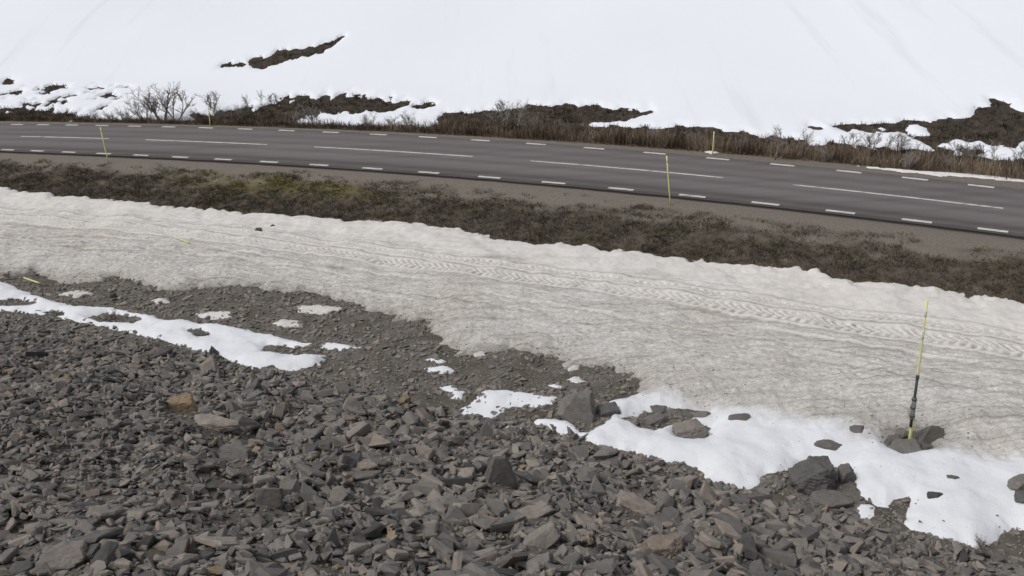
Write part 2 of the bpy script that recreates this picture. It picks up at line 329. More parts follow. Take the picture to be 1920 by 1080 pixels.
def lane_d(x, y, o):
    d = sdist(x, y, LANE); d = np.where(np.abs(d) < 2.9, d+(.10+.07*sstep(-9, -8, o))*fbm(x/.45, y/.45, 3, 71)+.16*fbm(x/1.5, y/1.5, 2, 75)+sstep(-13, -14, o)*sstep(.3, -.5, sdist(x, y, CL))*.22*fbm(x/.7, y/.5, 3, 77), d)
    for h in HOLES: d = np.minimum(d, -sdist(x, y, h)+.07*fbm(x/.3, y/.3, 2, 79))
    return d
def tread(x, o, oc, w, pitch_, ph):
    q = np.abs(o-oc)/(w/2); e = sstep(1.0, .86, q); l = np.mod(x/.88/pitch_+q*.9*np.sign(.1)+ph+np.where(o > oc, .5, 0), 1); lug = sstep(.18, .30, l)*sstep(.82, .70, l)
    return e, lug
def wig(x): return -(np.interp(x, [-30, -24, -15, -10, -4, 0, 5.6, 10.3, 14.2, 20], [-11.4, -11.35, -11.3, -11.5, -11.66, -11.54, -11.24, -10.9, -10.3, -9.7])+11.5)+.06*perlin(x/9, x*0+3.3, 81)+.018*perlin(x/3.1, x*0, 82)
def lane_micro(x, y, o):
    o = o+wig(x); cq = 1-.7*sstep(0, .8, sdist(x, y, CL)); z = cq*(.03+.03*sstep(-12.5, -14, o))*np.abs(fbm(x/.30, y/.30, 2, 91))+cq*.035*fbm(x/1.3, y/.8, 2, 95)
    for oc, wd, pp, ph in ((-11.62, .66, .29, 0), (-10.72, .36, .25, .3)):
        e, l = tread(x, o, oc, wd, pp, ph); fade = (.25+.75*sstep(-16, 0, x))*(.55+.45*sstep(-.35, .15, fbm(x/1.1, o/.5, 2, 83))); z = z*(1-.75*e)-e*.048*fade*(1-l)-e*.01
        q = np.abs(np.abs(o-oc)-wd/2-.06); z = z+.025*sstep(.12, 0, q)
    for oc, wd, dp in ((-12.25, .16, .05), (-12.85, .22, .04), (-13.6, .14, .045), (-9.9, .12, .025), (-14.4, .2, .03), (-12.55, .06, .03), (-15.3, .12, .025)):
        j = .09*perlin(x/6, x*0+oc, 99); k_ = sstep(-.3, .3, perlin(x/5+oc*3, x*0+oc, 103)); z = z-dp*k_*np.exp(-((o-oc-j)/wd*1.7)**2)+dp*.5*k_*np.exp(-((o-oc-j-wd)/wd*2)**2)
    return z
def lane_extra(x, y, o, d):
    ow = o+wig(x); cl = sstep(-.35, .55, sdist(x, y, CL)+.3*fbm(x/.9, y/.9, 3, 107))
    li = np.zeros_like(x); gv = np.zeros_like(x)
    for oc, wd, pp, ph in ((-11.62, .66, .29, 0), (-10.72, .36, .25, .3)):
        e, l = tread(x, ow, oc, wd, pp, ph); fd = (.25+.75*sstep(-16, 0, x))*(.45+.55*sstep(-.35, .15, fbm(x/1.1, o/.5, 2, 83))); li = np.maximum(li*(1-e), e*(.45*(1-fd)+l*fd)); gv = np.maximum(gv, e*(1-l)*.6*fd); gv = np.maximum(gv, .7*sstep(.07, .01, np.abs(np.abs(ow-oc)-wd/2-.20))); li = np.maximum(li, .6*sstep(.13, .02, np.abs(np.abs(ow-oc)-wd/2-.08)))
    for oc, wd in ((-12.1, .12), (-12.7, .1), (-13.45, .1), (-13.9, .07), (-14.8, .08)):
        k_ = sstep(-.2, .4, perlin(x/4+oc*3, x*0+oc, 111)); li = np.maximum(li, .6*k_*sstep(wd, 0, np.abs(ow-oc-.09*perlin(x/6, x*0+oc-.15, 99))))
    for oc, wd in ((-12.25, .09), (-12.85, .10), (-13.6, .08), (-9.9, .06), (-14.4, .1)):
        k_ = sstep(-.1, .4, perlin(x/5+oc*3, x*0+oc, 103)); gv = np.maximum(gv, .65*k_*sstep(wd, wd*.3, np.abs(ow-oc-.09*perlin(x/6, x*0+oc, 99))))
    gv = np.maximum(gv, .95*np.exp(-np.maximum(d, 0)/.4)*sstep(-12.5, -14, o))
    tr_ = sstep(-11.05, -10.3, ow); li = np.maximum(li, tr_*.85*sstep(-11.2, -9.2, o+.8*fbm(x/2, y/1.2, 3, 115))*(.75+.25*sstep(.4, -.2, perlin(x/.3, y/.3, 4))))
    return dict(clean=cl, lite=np.clip(li, 0, 1)*(1-cl), groove=gv*(1-cl))
snow_field = snow_sheet('snow_field', np.concatenate([np.arange(-60, -32, .25), np.arange(-32, 21, .065), np.arange(21, 34, .25)]), np.concatenate([np.arange(-22.6, -15.5, .075), np.arange(-15.5, -9.4, .045), np.arange(-9.4, -6.2, .07)]), lane_d, .22, .30, MS, lane_extra, lane_micro)

# clean snow patches lying between the scree and the rubble
def patch(px, T=.14, noise_a=.08, clean=1.0, holes=(), lab=None):
    P = plan(px); H_ = [plan(h) for h in holes]; mn, mx = P.min(0)-.5, P.max(0)+.5
    oo = off(P[:, 0], P[:, 1]); 
    def dfun(x, y, o):
        d = sdist(x, y, P)+noise_a*fbm(x/.35, y/.35, 3, 121)+noise_a*fbm(x/1.1, y/1.1, 2, 125)
        for h in H_: d = np.minimum(d, -sdist(x, y, h)+.06*fbm(x/.25, y/.25, 2, 129))
        return d
    return snow_sheet('snow_patch', np.arange(mn[0], mx[0], .07), np.arange(oo.min()-.5, oo.max()+.5, .07), dfun, T, .22, MS, lambda x, y, o, d: dict(clean=np.full(x.shape, clean), lite=np.full(x.shape, .4)), lambda x, y, o: .015*fbm(x/.4, y/.4, 3, 133))
patch([(-300, 470), (-60, 510), (0, 526), (60, 553), (130, 572), (215, 578), (250, 587), (330, 601), (430, 611), (520, 631), (585, 645), (560, 652), (500, 648), (488, 660), (560, 666), (614, 666), (600, 685), (540, 697), (480, 691), (420, 673), (360, 656), (300, 637), (230, 620), (130, 600), (60, 588), (0, 584), (-80, 572), (-300, 530)], .16, .07, holes=([(-20, 565), (30, 562), (70, 567), (55, 574), (0, 574)], [(165, 596), (200, 588), (268, 598), (250, 606), (190, 605)], [(352, 620), (372, 618), (396, 630), (370, 632)], [(80, 586), (112, 582), (122, 592), (95, 594)]))
for px, cl in (([(590, 646), (630, 643), (682, 652), (650, 657), (600, 652)], 1), ([(365, 588), (400, 582), (440, 584), (430, 596), (400, 599), (375, 597)], .3), ([(500, 608), (530, 598), (568, 604), (560, 614), (520, 616)], .2), ([(548, 575), (600, 570), (645, 580), (610, 588), (560, 586)], .05),
               ([(100, 552), (150, 544), (175, 552), (140, 560)], .05), ([(280, 563), (310, 558), (320, 568), (295, 570)], .1),
               ([(793, 674), (820, 668), (838, 678), (815, 684)], 1), ([(788, 690), (830, 686), (855, 696), (830, 702), (800, 696)], 1), ([(820, 726), (850, 721), (874, 735), (866, 750), (845, 748), (840, 738)], 1),
               ([(855, 772), (885, 755), (905, 734), (960, 732), (1010, 738), (1048, 745), (1035, 758), (960, 763), (925, 786), (870, 784)], 1), ([(925, 795), (950, 792), (994, 808), (970, 812), (940, 804)], 1), ([(1062, 712), (1085, 706), (1098, 716), (1080, 720)], .5), ([(1060, 683), (1090, 680), (1085, 692), (1068, 694)], .1), ([(1600, 940), (1640, 945), (1642, 968), (1618, 982), (1606, 970)], 1), ([(880, 655), (915, 655), (910, 668), (890, 668)], .1), ([(1022, 720), (1050, 720), (1055, 728), (1030, 729)], .9)):
    patch(px, .08, .06, cl)

# ------------------------------------------------------------------ the snowy hillside beyond the road
BARE = [(plan(p), nz) for p, nz in (
    ([(422, 124), (440, 121), (462, 120), (470, 113), (500, 107), (520, 96), (600, 88), (640, 70), (600, 100), (545, 112), (520, 122), (492, 127), (465, 121), (450, 124)], .25),
    ([(352, 236), (370, 216), (430, 211), (480, 205), (500, 198), (545, 189), (600, 183), (650, 181), (720, 188), (790, 200), (740, 205), (700, 209), (640, 213), (590, 218), (560, 226), (540, 242), (360, 242)], .55),
    ([(800, 240), (835, 216), (880, 210), (930, 208), (1000, 201), (1050, 198), (1130, 202), (1180, 207), (1218, 214), (1190, 224), (1120, 231), (1090, 234), (1200, 241), (1290, 243), (1345, 245), (1420, 256), (1500, 266), (1600, 277), (1750, 288), (1920, 306), (2200, 340), (2200, 420), (1920, 365), (1700, 336), (1500, 316), (1300, 295), (1100, 276), (900, 264), (700, 250), (780, 239)], .25),
    ([(1535, 240), (1580, 236), (1640, 232), (1700, 229), (1780, 226), (1836, 221), (1846, 207), (1870, 202), (1900, 207), (1925, 215), (2080, 230), (2050, 262), (1925, 258), (1895, 272), (1865, 278), (1840, 269), (1790, 267), (1750, 268), (1715, 258), (1688, 246), (1640, 244), (1560, 242)], .30),
    ([(1862, 196), (1868, 192), (1892, 195), (1884, 199)], .35), ([(1770, 282), (1800, 279), (1830, 285), (1800, 289)], .4),
    ([(8, 157), (14, 149), (22, 152), (20, 158)], .12),
    ([(-400, 190), (-100, 205), (0, 209), (60, 206), (110, 214), (140, 222), (150, 232), (0, 232), (-400, 226)], .6),
    ([(150, 240), (160, 229), (350, 233), (600, 238), (750, 239), (900, 249), (700, 246), (500, 242)], .3))]
STREAK = plan([(-500, 160), (0, 180), (60, 162), (120, 165), (190, 162), (235, 168), (240, 185), (200, 196), (150, 225), (0, 232), (-500, 225)])
HOLE2 = [plan(p) for p in ([(1690, 243), (1715, 238), (1738, 244), (1735, 254), (1715, 255), (1700, 248)], [(1630, 241), (1650, 239), (1655, 243)], [(590, 236), (600, 222), (680, 214), (790, 208), (800, 236), (700, 238)])]
def hill_d(x, y, o):
    n1 = fbm(x/1.1, y/2.2, 4, 141, .65)+.35*perlin(x/.35, y/.6, 147); d = np.full(x.shape, 3.0)
    for P, nz in BARE: d = np.minimum(d, -sdist(x, y, P)-nz*1.6*n1-.15)
    s = sdist(x, y, STREAK); st = fbm(x/2.0, y/1.5, 4, 145, .7); d = np.minimum(d, np.where(s > -.5, np.maximum(.06-(st-.30+.10*np.clip(1-s, 0, 2)), -1)*2, 3))
    for h in HOLE2: d = np.maximum(d, sdist(x, y, h)+.4*n1)
    d = np.minimum(d, (o-4.95-.35*fbm(x/1.4, y*0, 3, 149)))
    return d
hx = np.concatenate([-np.geomspace(900, 62, 24), np.arange(-60, 48, .17), np.geomspace(49, 900, 24)])
ho = np.concatenate([np.arange(4.7, 36, .17), np.arange(36, 80, 1.5), np.geomspace(82, 900, 24)])
snow_hill = snow_sheet('snow_hill', hx, ho, hill_d, .17, .3, MH, None, lambda x, y, o: .006*fbm(x/1.7, y/1.7, 2, 153))
# roadside remnants of ploughed snow on the far shoulder
def shoulder_snow(px, T=.12):
    P = plan(px); oo = off(P[:, 0], P[:, 1])
    snow_sheet('snow_patch', np.arange(P[:, 0].min()-.4, P[:, 0].max()+.4, .1), np.arange(oo.min()-.4, oo.max()+.4, .08), lambda x, y, o: sdist(x, y, P)+.2*fbm(x/.6, y/.4, 3, 157)-.08, T*.6, .15, MS, lambda x, y, o, d: dict(clean=np.full(x.shape, .25), lite=np.full(x.shape, 1.0)))
for px in ([(1590, 309), (1700, 319), (1780, 325), (1850, 329), (2000, 345), (2000, 350), (1850, 336), (1760, 330), (1690, 323), (1610, 313)], [(1318, 285), (1338, 283), (1354, 288), (1330, 289)], [(1150, 266), (1166, 264), (1180, 268), (1160, 269)]): shoulder_snow(px)

# ------------------------------------------------------------------ stones
def slab_proto(r):
    n = r.integers(5, 9); a = np.sort(r.uniform(0, 2*math.pi, n)+0); rad = r.uniform(.33, .55, n); el = r.uniform(.5, .95); h = r.uniform(.05, .15)
    top = np.stack([rad*np.cos(a), rad*np.sin(a)*el, h+r.uniform(-.05, .05, n)], -1); sc = r.uniform(.72, 1.05, n)[:, None]
    bot = np.stack([rad*np.cos(a+r.normal(0, .12, n)), rad*np.sin(a)*el, -h+r.uniform(-.05, .05, n)], -1)*np.concatenate([sc, sc, np.ones((n, 1))], 1)
    P = np.concatenate([top*np.array([.9, .9, 1]), bot, top*np.array([1.04, 1.04, .45])]); return P
def block_proto(r):
    P = r.normal(0, 1, (16, 3)); P /= np.linalg.norm(P, axis=1)[:, None]; P = np.sign(P)*np.abs(P)**.6; P *= np.array([.42, .32, .24])*r.uniform(.85, 1.15, (16, 1)); return P
def hull(P):
    bm = bmesh.new(); vs_ = [bm.verts.new(p) for p in P]; res = bmesh.ops.convex_hull(bm, input=vs_)
    bmesh.ops.delete(bm, geom=[v for v in bm.verts if not v.link_faces], context='VERTS'); bmesh.ops.triangulate(bm, faces=bm.faces[:]); bmesh.ops.recalc_face_normals(bm, faces=bm.faces[:])
    bm.verts.index_update(); V = np.array([v.co[:] for v in bm.verts]); Fq = np.array([[v.index for v in f.verts] for f in bm.faces]); bm.free(); return V, Fq
pr = np.random.default_rng(5)
PROTO = [hull(slab_proto(pr)) for _ in range(34)]+[hull(block_proto(pr)) for _ in range(10)]
def chip_proto(r):
    P = r.uniform(-1, 1, (7, 3)); P /= np.linalg.norm(P, axis=1)[:, None]; return P*np.array([.5, .36, .17])*r.uniform(.8, 1.15, (7, 1))
PROTO += [hull(chip_proto(pr)) for _ in range(24)]
NP = len(PROTO)
PMESH = [mesh_np('stone', v, f, MSO) for v, f in PROTO]
def rotations(n, r, tilt, slope_x=0, slope_y=0):
    yaw = r.uniform(0, 2*math.pi, n); ax = r.uniform(0, 2*math.pi, n); an = np.abs(r.normal(0, tilt, n))
    out = np.zeros((n, 3, 3)); c, s = np.cos(yaw), np.sin(yaw); Rz = np.zeros((n, 3, 3)); Rz[:, 0, 0] = c; Rz[:, 0, 1] = -s; Rz[:, 1, 0] = s; Rz[:, 1, 1] = c; Rz[:, 2, 2] = 1
    kx, ky = np.cos(ax), np.sin(ax); C = np.cos(an); S = np.sin(an); K = np.zeros((n, 3, 3)); K[:, 0, 2] = ky; K[:, 1, 2] = -kx; K[:, 2, 0] = -ky; K[:, 2, 1] = kx
    Rt = np.eye(3)[None]+S[:, None, None]*K+(1-C)[:, None, None]*(K@K); return Rt@Rz
def normal_at(x, y, e=.25):
    nx = -(terrain(x+e, y)-terrain(x-e, y))/(2*e); ny = -(terrain(x, y+e)-terrain(x, y-e))/(2*e); n = np.stack([nx, ny, np.ones_like(nx)], -1); return n/np.linalg.norm(n, axis=1)[:, None]
def align(R_, n):
    z = np.array([0, 0, 1.0]); v = np.cross(np.broadcast_to(z, n.shape), n); c = n[:, 2]; K = np.zeros((len(n), 3, 3))
    K[:, 0, 1] = -v[:, 2]; K[:, 0, 2] = v[:, 1]; K[:, 1, 0] = v[:, 2]; K[:, 1, 2] = -v[:, 0]; K[:, 2, 0] = -v[:, 1]; K[:, 2, 1] = v[:, 0]
    return (np.eye(3)[None]+K+(K@K)/(1+c)[:, None, None])@R_
def bake(name, pos, R_, size, pi, tone, M, parent=None, **kw):
    Vs, Fs, Ts = [], [], []; base = 0
    for k_ in range(len(PROTO)):
        sel = np.where(pi == k_)[0]
        if len(sel) == 0: continue
        pv, pf = PROTO[k_]; V = np.einsum('nij,vj->nvi', R_[sel]*size[sel][:, None, None], pv)+pos[sel][:, None]; n, nv = V.shape[:2]
        Vs.append(V.reshape(-1, 3)); Fs.append((pf[None]+(base+np.arange(n)*nv)[:, None, None]).reshape(-1, 3)); Ts.append(np.repeat(tone[sel], nv)); base += n*nv
    return link(name, mesh_np(name, np.concatenate(Vs), np.concatenate(Fs), M, False, dict(tone=np.concatenate(Ts))), parent=parent, kind='stuff', **kw)
def tones(n, r): return np.clip(np.where(r.random(n) < .010, r.uniform(.95, 1, n), r.beta(1.7, 1.9, n)*.93), 0, 1)

# scree bed, coloured very dark to paint crevice shade between the stones
sx = np.arange(-34, 24, .2); so = np.arange(-40, -20.2, .16); SX, SO = np.meshgrid(sx, so, indexing='ij'); SY = yo(SX, SO)
edge_o = -21.0+.35*fbm(SX/2.2, SX*0, 3, 161)
SZ = terrain(SX, SY)+.03*sstep(0, -.8, SO-edge_o)-.05+.03*fbm(SX/.4, SY/.4, 2, 165)
MBED = MG.copy(); MBED.name = 'scree_bed'
scree = link('scree_slope', mesh_np('scree_slope', np.stack([SX.ravel(), SY.ravel(), SZ.ravel()], -1), grid_faces(*SX.shape), MBED, True, dict(heath=np.full(SX.size, .95), shoulder=np.zeros(SX.size), moss=np.full(SX.size, .1), dark=np.full(SX.size, 1.0), olive=np.zeros(SX.size))), kind='structure')
def in_view(x, y, z, m=90):
    u, v = to_px(np.stack([x, y, z], -1)); return (u > -m*2.5) & (u < 1920+m*2.5) & (v < 1080+m*2.5)
def scatter(n, smin, smax, power, tilt, r, sink, o_hi=-20.9, chips=False, fine_zone=None):
    x = r.uniform(-26, 17, n); o = r.uniform(-34.5, o_hi+.6, n); y = yo(x, o); z = terrain(x, y)
    ok = (o < o_hi+.4*fbm(x/1.3, y/1.3, 3, 161)) & in_view(x, y, z)
    x, y, z = x[ok], y[ok], z[ok]; n = len(x); s = smin*(1-r.random(n)*(1-(smin/smax)**power))**(-1/power)
    if fine_zone is not None: s = s*fine_zone(x, y)
    nn = normal_at(x, y); R_ = align(rotations(n, r, tilt), nn); pi = np.where(r.random(n) < .86, r.integers(0, 34, n), r.integers(34, 44, n))
    if chips: pi = r.integers(44, NP, n)
    pos = np.stack([x, y, z], -1)+nn*(s*sink)[:, None]; return pos, R_, s, pi, tones(n, r)
FZ = plan([(180, 900), (420, 1000), (80, 860), (700, 1060)])
def fz(x, y):
    q = np.ones_like(x)
    for cx, cy in FZ: q = np.minimum(q, 1-.3*np.exp(-((x-cx)**2+(y-cy)**2)/1.6))
    return q*(1.06+.28*fbm(x/2.2, y/2.2, 2, 169))
r1 = np.random.default_rng(21)
chips = scatter(56000, .055, .15, 1.6, .5, r1, .05, chips=True, o_hi=-20.4)
small = scatter(30000, .10, .26, 2.0, .55, r1, .10, fine_zone=fz)
mid = scatter(33000, .20, .46, 2.1, .52, r1, .14, fine_zone=fz)
big = scatter(2700, .40, .80, 2.6, .45, r1, .17, o_hi=-21.4, fine_zone=fz)
bu, bv = to_px(big[0]); pk = np.clip(.22+.78*sstep(350, 900, bu+.6*(1080-bv))-.5*sstep(780, 700, bv), .10, 1)-.5*sstep(1650, 1850, bu)
keep = r1.random(len(bu)) < pk; big = [q[keep] for q in big]
P_, R_, S_, I_, T_ = [np.concatenate(q) for q in zip(chips, small, mid, big)]
U_, V_ = to_px(P_); free = np.ones(len(U_), bool)      # leave room for the stones that are built one by one below
for hu, hv in ((342, 770), (938, 905), (1240, 1035), (126, 1056), (1000, 965), (405, 800), (445, 860), (507, 945), (1015, 1020), (1195, 955)): free &= ~((S_ > .17) & (np.abs(U_-hu) < 34) & (V_ > hv-18) & (V_ < hv+26))
P_, R_, S_, I_, T_, U_, V_ = [q[free] for q in (P_, R_, S_, I_, T_, U_, V_)]
appar = S_*px_per_m(P_)*((U_ > -20) & (U_ < 1940) & (V_ < 1100)); order = np.argsort(-appar); head = order[:288]; tail = order[288:]
for q in head:
    o_ = link('stone', PMESH[I_[q]], parent=scree); M4 = Matrix(R_[q].tolist()).to_4x4(); sc_ = S_[q]
    M4 = Matrix.Translation(P_[q].tolist()) @ M4 @ Matrix.Diagonal((sc_, sc_, sc_, 1)); o_.matrix_world = M4; o_['tone'] = float(T_[q])
bake('small_stones', P_[tail], R_[tail], S_[tail], I_[tail], T_[tail], MST, parent=scree)

# rubble flat between snow and scree: small stones and earth
nr = 64000; rr = np.random.default_rng(31); x = rr.uniform(-26, 14, nr); o = rr.uniform(-21.3, -14.2, nr); y = yo(x, o); z = terrain(x, y)
dl = lane_d(x, y, o); ok = (dl < .02) & in_view(x, y, z); x, y, z = x[ok], y[ok], z[ok]; nr = len(x)
s = .055*(1-rr.random(nr)*(1-(.055/.32)**2.1))**(-1/2.1); mk = fbm(x/1.2, y/1.0, 3, 201); kp = rr.random(nr) < .95-.40*sstep(.05, .5, mk); x, y, z, s = x[kp], y[kp], z[kp], s[kp]; nr = len(x); nn = normal_at(x, y)
bake('rubble', np.stack([x, y, z+s*.08], -1), align(rotations(nr, rr, .3), nn), s, np.where(s < .14, rr.integers(44, NP, nr), rr.integers(0, 44, nr)), np.clip(tones(nr, rr)*.75+.22, 0, .9), MST, label='grey brown stone rubble on the bare flat between snow and scree', cat='rubble')

# grit and chips strewn over the snow near its lower edge
ng = 30000; x = rr.uniform(-26, 14, ng); o = rr.uniform(-22, -14.5, ng); y = yo(x, o); dl = lane_d(x, y, o); clx = sdist(x, y, CL)
pk = np.where(clx > 0, .10*np.exp(-np.maximum(dl, 0)/.25)+.004, .9*np.exp(-np.maximum(dl, 0)/.38)+.012); ok = (dl > .03) & (rr.random(ng) < pk); x, y, dl, o = x[ok], y[ok], dl[ok], o[ok]; ng = len(x)
s = .035+.07*rr.random(ng)**2; z = terrain(x, y)+.22*(1-np.exp(-dl/.30))+lane_micro(x, y, o)*sstep(0, .5, dl)
bake('snow_grit', np.stack([x, y, z+.004], -1), rotations(ng, rr, .3), s, rr.integers(44, NP, ng), np.clip(tones(ng, rr)*.8, 0, .9), MST, label='dark grit and stone chips strewn along the lower snow edge', cat='grit')

# ---- single boulders and rocks
def rock_mesh(name, seed, dims, cuts=14, extra=(), sub=4, rough=.035, round_=.0):
    r = np.random.default_rng(seed); bm = bmesh.new(); bmesh.ops.create_icosphere(bm, subdivisions=sub, radius=1.0)
    V = np.array([v.co[:] for v in bm.verts]); Fq = np.array([[v.index for v in f.verts] for f in bm.faces]); bm.free()
    n = r.normal(0, 1, (cuts, 3)); n /= np.linalg.norm(n, axis=1)[:, None]; d = r.uniform(.78, 1.02, cuts)
    box = np.concatenate([np.eye(3), -np.eye(3)])+r.normal(0, .16, (6, 3)); box /= np.linalg.norm(box, axis=1)[:, None]
    pl = [(np.array(a)/np.linalg.norm(a), b) for a, b in extra]+list(zip(n, d))+list(zip(box, r.uniform(.74, .92, 6)))
    rad = np.full(len(V), 1.35)
    for nn_, dd in pl:
        c = V@nn_; rad = np.where(c > 1e-3, np.minimum(rad, dd/np.maximum(c, 1e-3)), rad)
    st_ = V@np.array([.35, .25, .9]); nz = -.8*np.abs(perlin(st_*7+seed, V[:, 0]*1.3, seed+9))-.6*np.abs(perlin(V[:, 0]*4+seed, V[:, 1]*4+V[:, 2]*3, seed+11))+perlin(V[:, 0]*2.5+seed, V[:, 1]*2.5+V[:, 2]*1.7, seed)*.5+perlin(V[:, 0]*6+seed, V[:, 2]*6-V[:, 1]*4, seed+3)*.3+perlin(V[:, 1]*13, V[:, 2]*13+V[:, 0]*9, seed+5)*.18
    V = V*(rad*(1+rough*nz))[:, None]*np.array(dims); me = mesh_np(name, V, Fq, MSO, False); return me
def on_snow(u, v):
    P = at([(u, v)])[0]; d = lane_d(P[:1], P[1:2], off(P[:1], P[1:2]))[0]
    if d <= .05: return P
    T = .22*(1-math.exp(-d/.30)); P = at([(u, v+T*.86*px_per_m(P))])[0]; P[2] += T; return P
def rock(name, u, v, wpx, hpx, label, cat, seed, tone, depth=.8, yaw=0, extra=(), sinkf=.30, cuts=10, tilt=(0, 0), sub=4, rough=.09):
    P = on_snow(u, v); sc_ = px_per_m(P); W = wpx/sc_/2; Hh = hpx/sc_/2
    o_ = link(name, rock_mesh(name, seed, (W*1.05, W*depth, Hh*1.08), cuts, extra, sub, rough), label=label, cat=cat, loc=(P[0], P[1], P[2]+Hh*(1-2*sinkf)))
    o_.rotation_euler = (tilt[0], tilt[1], yaw); o_['tone'] = tone; return o_
rock('boulder', 1525, 915, 92, 70, 'big dark angular boulder at the edge of the clean snow', 'boulder', 3, .17, .8, .1, extra=[((-.62, -.15, .85), .62), ((1, -.1, .12), .80), ((-.35, -1, .30), .66), ((.75, -.8, .1), .82), ((-1, -.2, -.1), .95), ((.1, -.6, -.8), .75)], sinkf=.2, cuts=3, sub=5, rough=.11)
rock('rock', 1588, 898, 38, 44, 'smaller grey rock leaning behind the big dark boulder', 'rock', 4, .28, .7, .4, extra=[((.7, -.3, .6), .62)])
rock('boulder', 1552, 942, 70, 32, 'low flat grey rock lying just below the big dark boulder', 'rock', 6, .30, .8, .2, extra=[((0, -.3, 1), .5)])
rock('boulder', 1084, 786, 86, 66, 'tall grey slanting boulder beside clean snow, highest rock in mid picture', 'boulder', 8, .42, .62, -.15, extra=[((.25, -.95, .55), .38), ((-.8, -.3, .7), .62), ((.95, -.2, .25), .62), ((.1, -.3, 1), .72)], sinkf=.2, cuts=4, rough=.08, sub=5)
rock('rock', 1140, 775, 44, 28, 'low dark rock tucked against the right of the slanting boulder', 'rock', 9, .2, .8, .2)
rock('rock', 1293, 812, 70, 34, 'broad brown rock in the snow at the front of the rubble island', 'rock', 11, .66, .8, .3)
rock('rock', 1230, 790, 48, 20, 'flat grey rock on the rubble island in the snow', 'rock', 12, .35, .8, .5)
rock('rock', 1318, 782, 46, 18, 'small flat rock on snow at the right end of the island', 'rock', 13, .4, .7, .1, sinkf=.52, extra=[((-.5, -.3, .8), .55), ((.75, -.4, .55), .6)], tilt=(.08, 0.12))
rock('rock', 1240, 767, 42, 10, 'thin dark slab at the top edge of the clean snow', 'rock', 14, .25, .6, .1, sinkf=.52, extra=[((-.5, -.3, .8), .55), ((.75, -.4, .55), .6)], tilt=(.08, 0.12))
rock('rock', 1385, 782, 48, 9, 'thin dark sliver of slate on the grey snow', 'rock', 15, .25, .5, -.1, sinkf=.52, extra=[((-.5, -.3, .8), .55), ((.75, -.4, .55), .6)], tilt=(.08, -0.12))
rock('rock', 1608, 807, 34, 17, 'small rounded grey rock on the snow left of the pole', 'rock', 16, .3, .7, .0, sinkf=.52, extra=[((-.5, -.3, .8), .55), ((.75, -.4, .55), .6)], tilt=(.08, 0.12))
rock('rock', 1552, 835, 50, 14, 'long flat grey slab lying on clean snow', 'rock', 17, .28, .5, -.25, sinkf=.52, extra=[((-.5, -.3, .8), .55), ((.75, -.4, .55), .6)], tilt=(.08, 0.12))
rock('rock', 1752, 929, 32, 13, 'dark narrow stone on the open white snow', 'rock', 18, .05, .5, -.3, sinkf=.52, extra=[((-.5, -.3, .8), .55), ((.75, -.4, .55), .6)], tilt=(.08, 0.12))
rock('rock', 1786, 896, 26, 9, 'tiny grey chip on the open white snow', 'rock', 19, .2, .5, -.3, sinkf=.52, extra=[((-.5, -.3, .8), .55), ((.75, -.4, .55), .6)], tilt=(.08, 0.12))
rock('rock', 1912, 912, 54, 30, 'broad grey brown rock at the right edge of the snow', 'rock', 20, .45, .8, .2)
rock('rock', 1915, 935, 40, 22, 'darker rock just below the broad rock at the right edge', 'rock', 22, .2, .8, .2)
rock('rock', 1738, 828, 64, 46, 'pointed grey slab propped behind the foot of the tall pole', 'rock', 23, .33, .35, .1, extra=[((-.75, -.2, .6), .45), ((0, -1, .3), .5)], tilt=(0, -.25), cuts=6)
rock('rock', 1700, 846, 62, 30, 'flat grey slab in front of the foot of the tall pole', 'rock', 24, .35, .6, -.1, extra=[((0, -.6, .8), .5)], cuts=7)
rock('rock', 1676, 832, 34, 24, 'dark rock at the left of the tall pole foot', 'rock', 25, .22, .8, .3)
rock('rock', 1690, 822, 30, 26, 'small brown rock touching the tall pole foot', 'rock', 26, .5, .7, .3)
rock('rock', 1737, 845, 26, 20, 'small dark rock at the right of the tall pole foot', 'rock', 27, .2, .8, .1)
rock('rock', 401, 668, 24, 34, 'dark upright pointed rock at the scree edge against white snow', 'rock', 28, .12, .7, .3, extra=[((.7, 0, .7), .5), ((-.8, 0, .6), .55)])
rock('rock', 375, 628, 32, 9, 'dark curved stone in the middle of the long snow strip', 'rock', 29, .12, .5, -.5)
rock('rock', 300, 609, 18, 8, 'small dark stone on the upper part of the snow strip', 'rock', 30, .15, .6, .1)
rock('rock', 342, 770, 56, 46, 'ochre yellow block standing out among the grey scree', 'rock', 31, .985, .8, .25, extra=[((0, -1, .2), .66), ((.2, -.2, 1), .62)], cuts=8)
rock('rock', 938, 905, 66, 82, 'tall triangular blue grey slab standing on edge in the scree', 'rock', 33, .24, .4, .15, extra=[((.92, -.1, .32), .62), ((-.92, -.1, .38), .58), ((0, -1, .25), .5), ((.2, -.3, 1), .86)], sinkf=.22, cuts=3, rough=.07)
rock('rock', 1240, 1035, 84, 50, 'large rusty brown rock in the lower scree right of centre', 'rock', 34, .90, .8, .2)
rock('rock', 126, 1056, 96, 60, 'large speckled grey rock at the bottom left of the scree', 'rock', 35, .5, .8, .2, extra=[((0, -.6, .8), .55)], cuts=8)
rock('rock', 1000, 965, 84, 24, 'long tilted brown slab in the middle of the scree', 'rock', 36, .7, .45, .2, tilt=(.2, -.25), cuts=7, extra=[((0, -.5, .85), .45)])
rock('rock', 405, 800, 108, 24, 'long pale slab lying below the ochre block', 'rock', 37, .72, .4, -.25, cuts=7)
rock('rock', 445, 860, 74, 38, 'blue grey slab with a flat face in the left scree', 'rock', 38, .3, .5, -.3, extra=[((0, -.8, .6), .5)], cuts=7)
rock('rock', 507, 945, 54, 52, 'smooth grey upright slab low in the left scree', 'rock', 39, .33, .35, .1, extra=[((0, -1, .4), .5)], cuts=6)
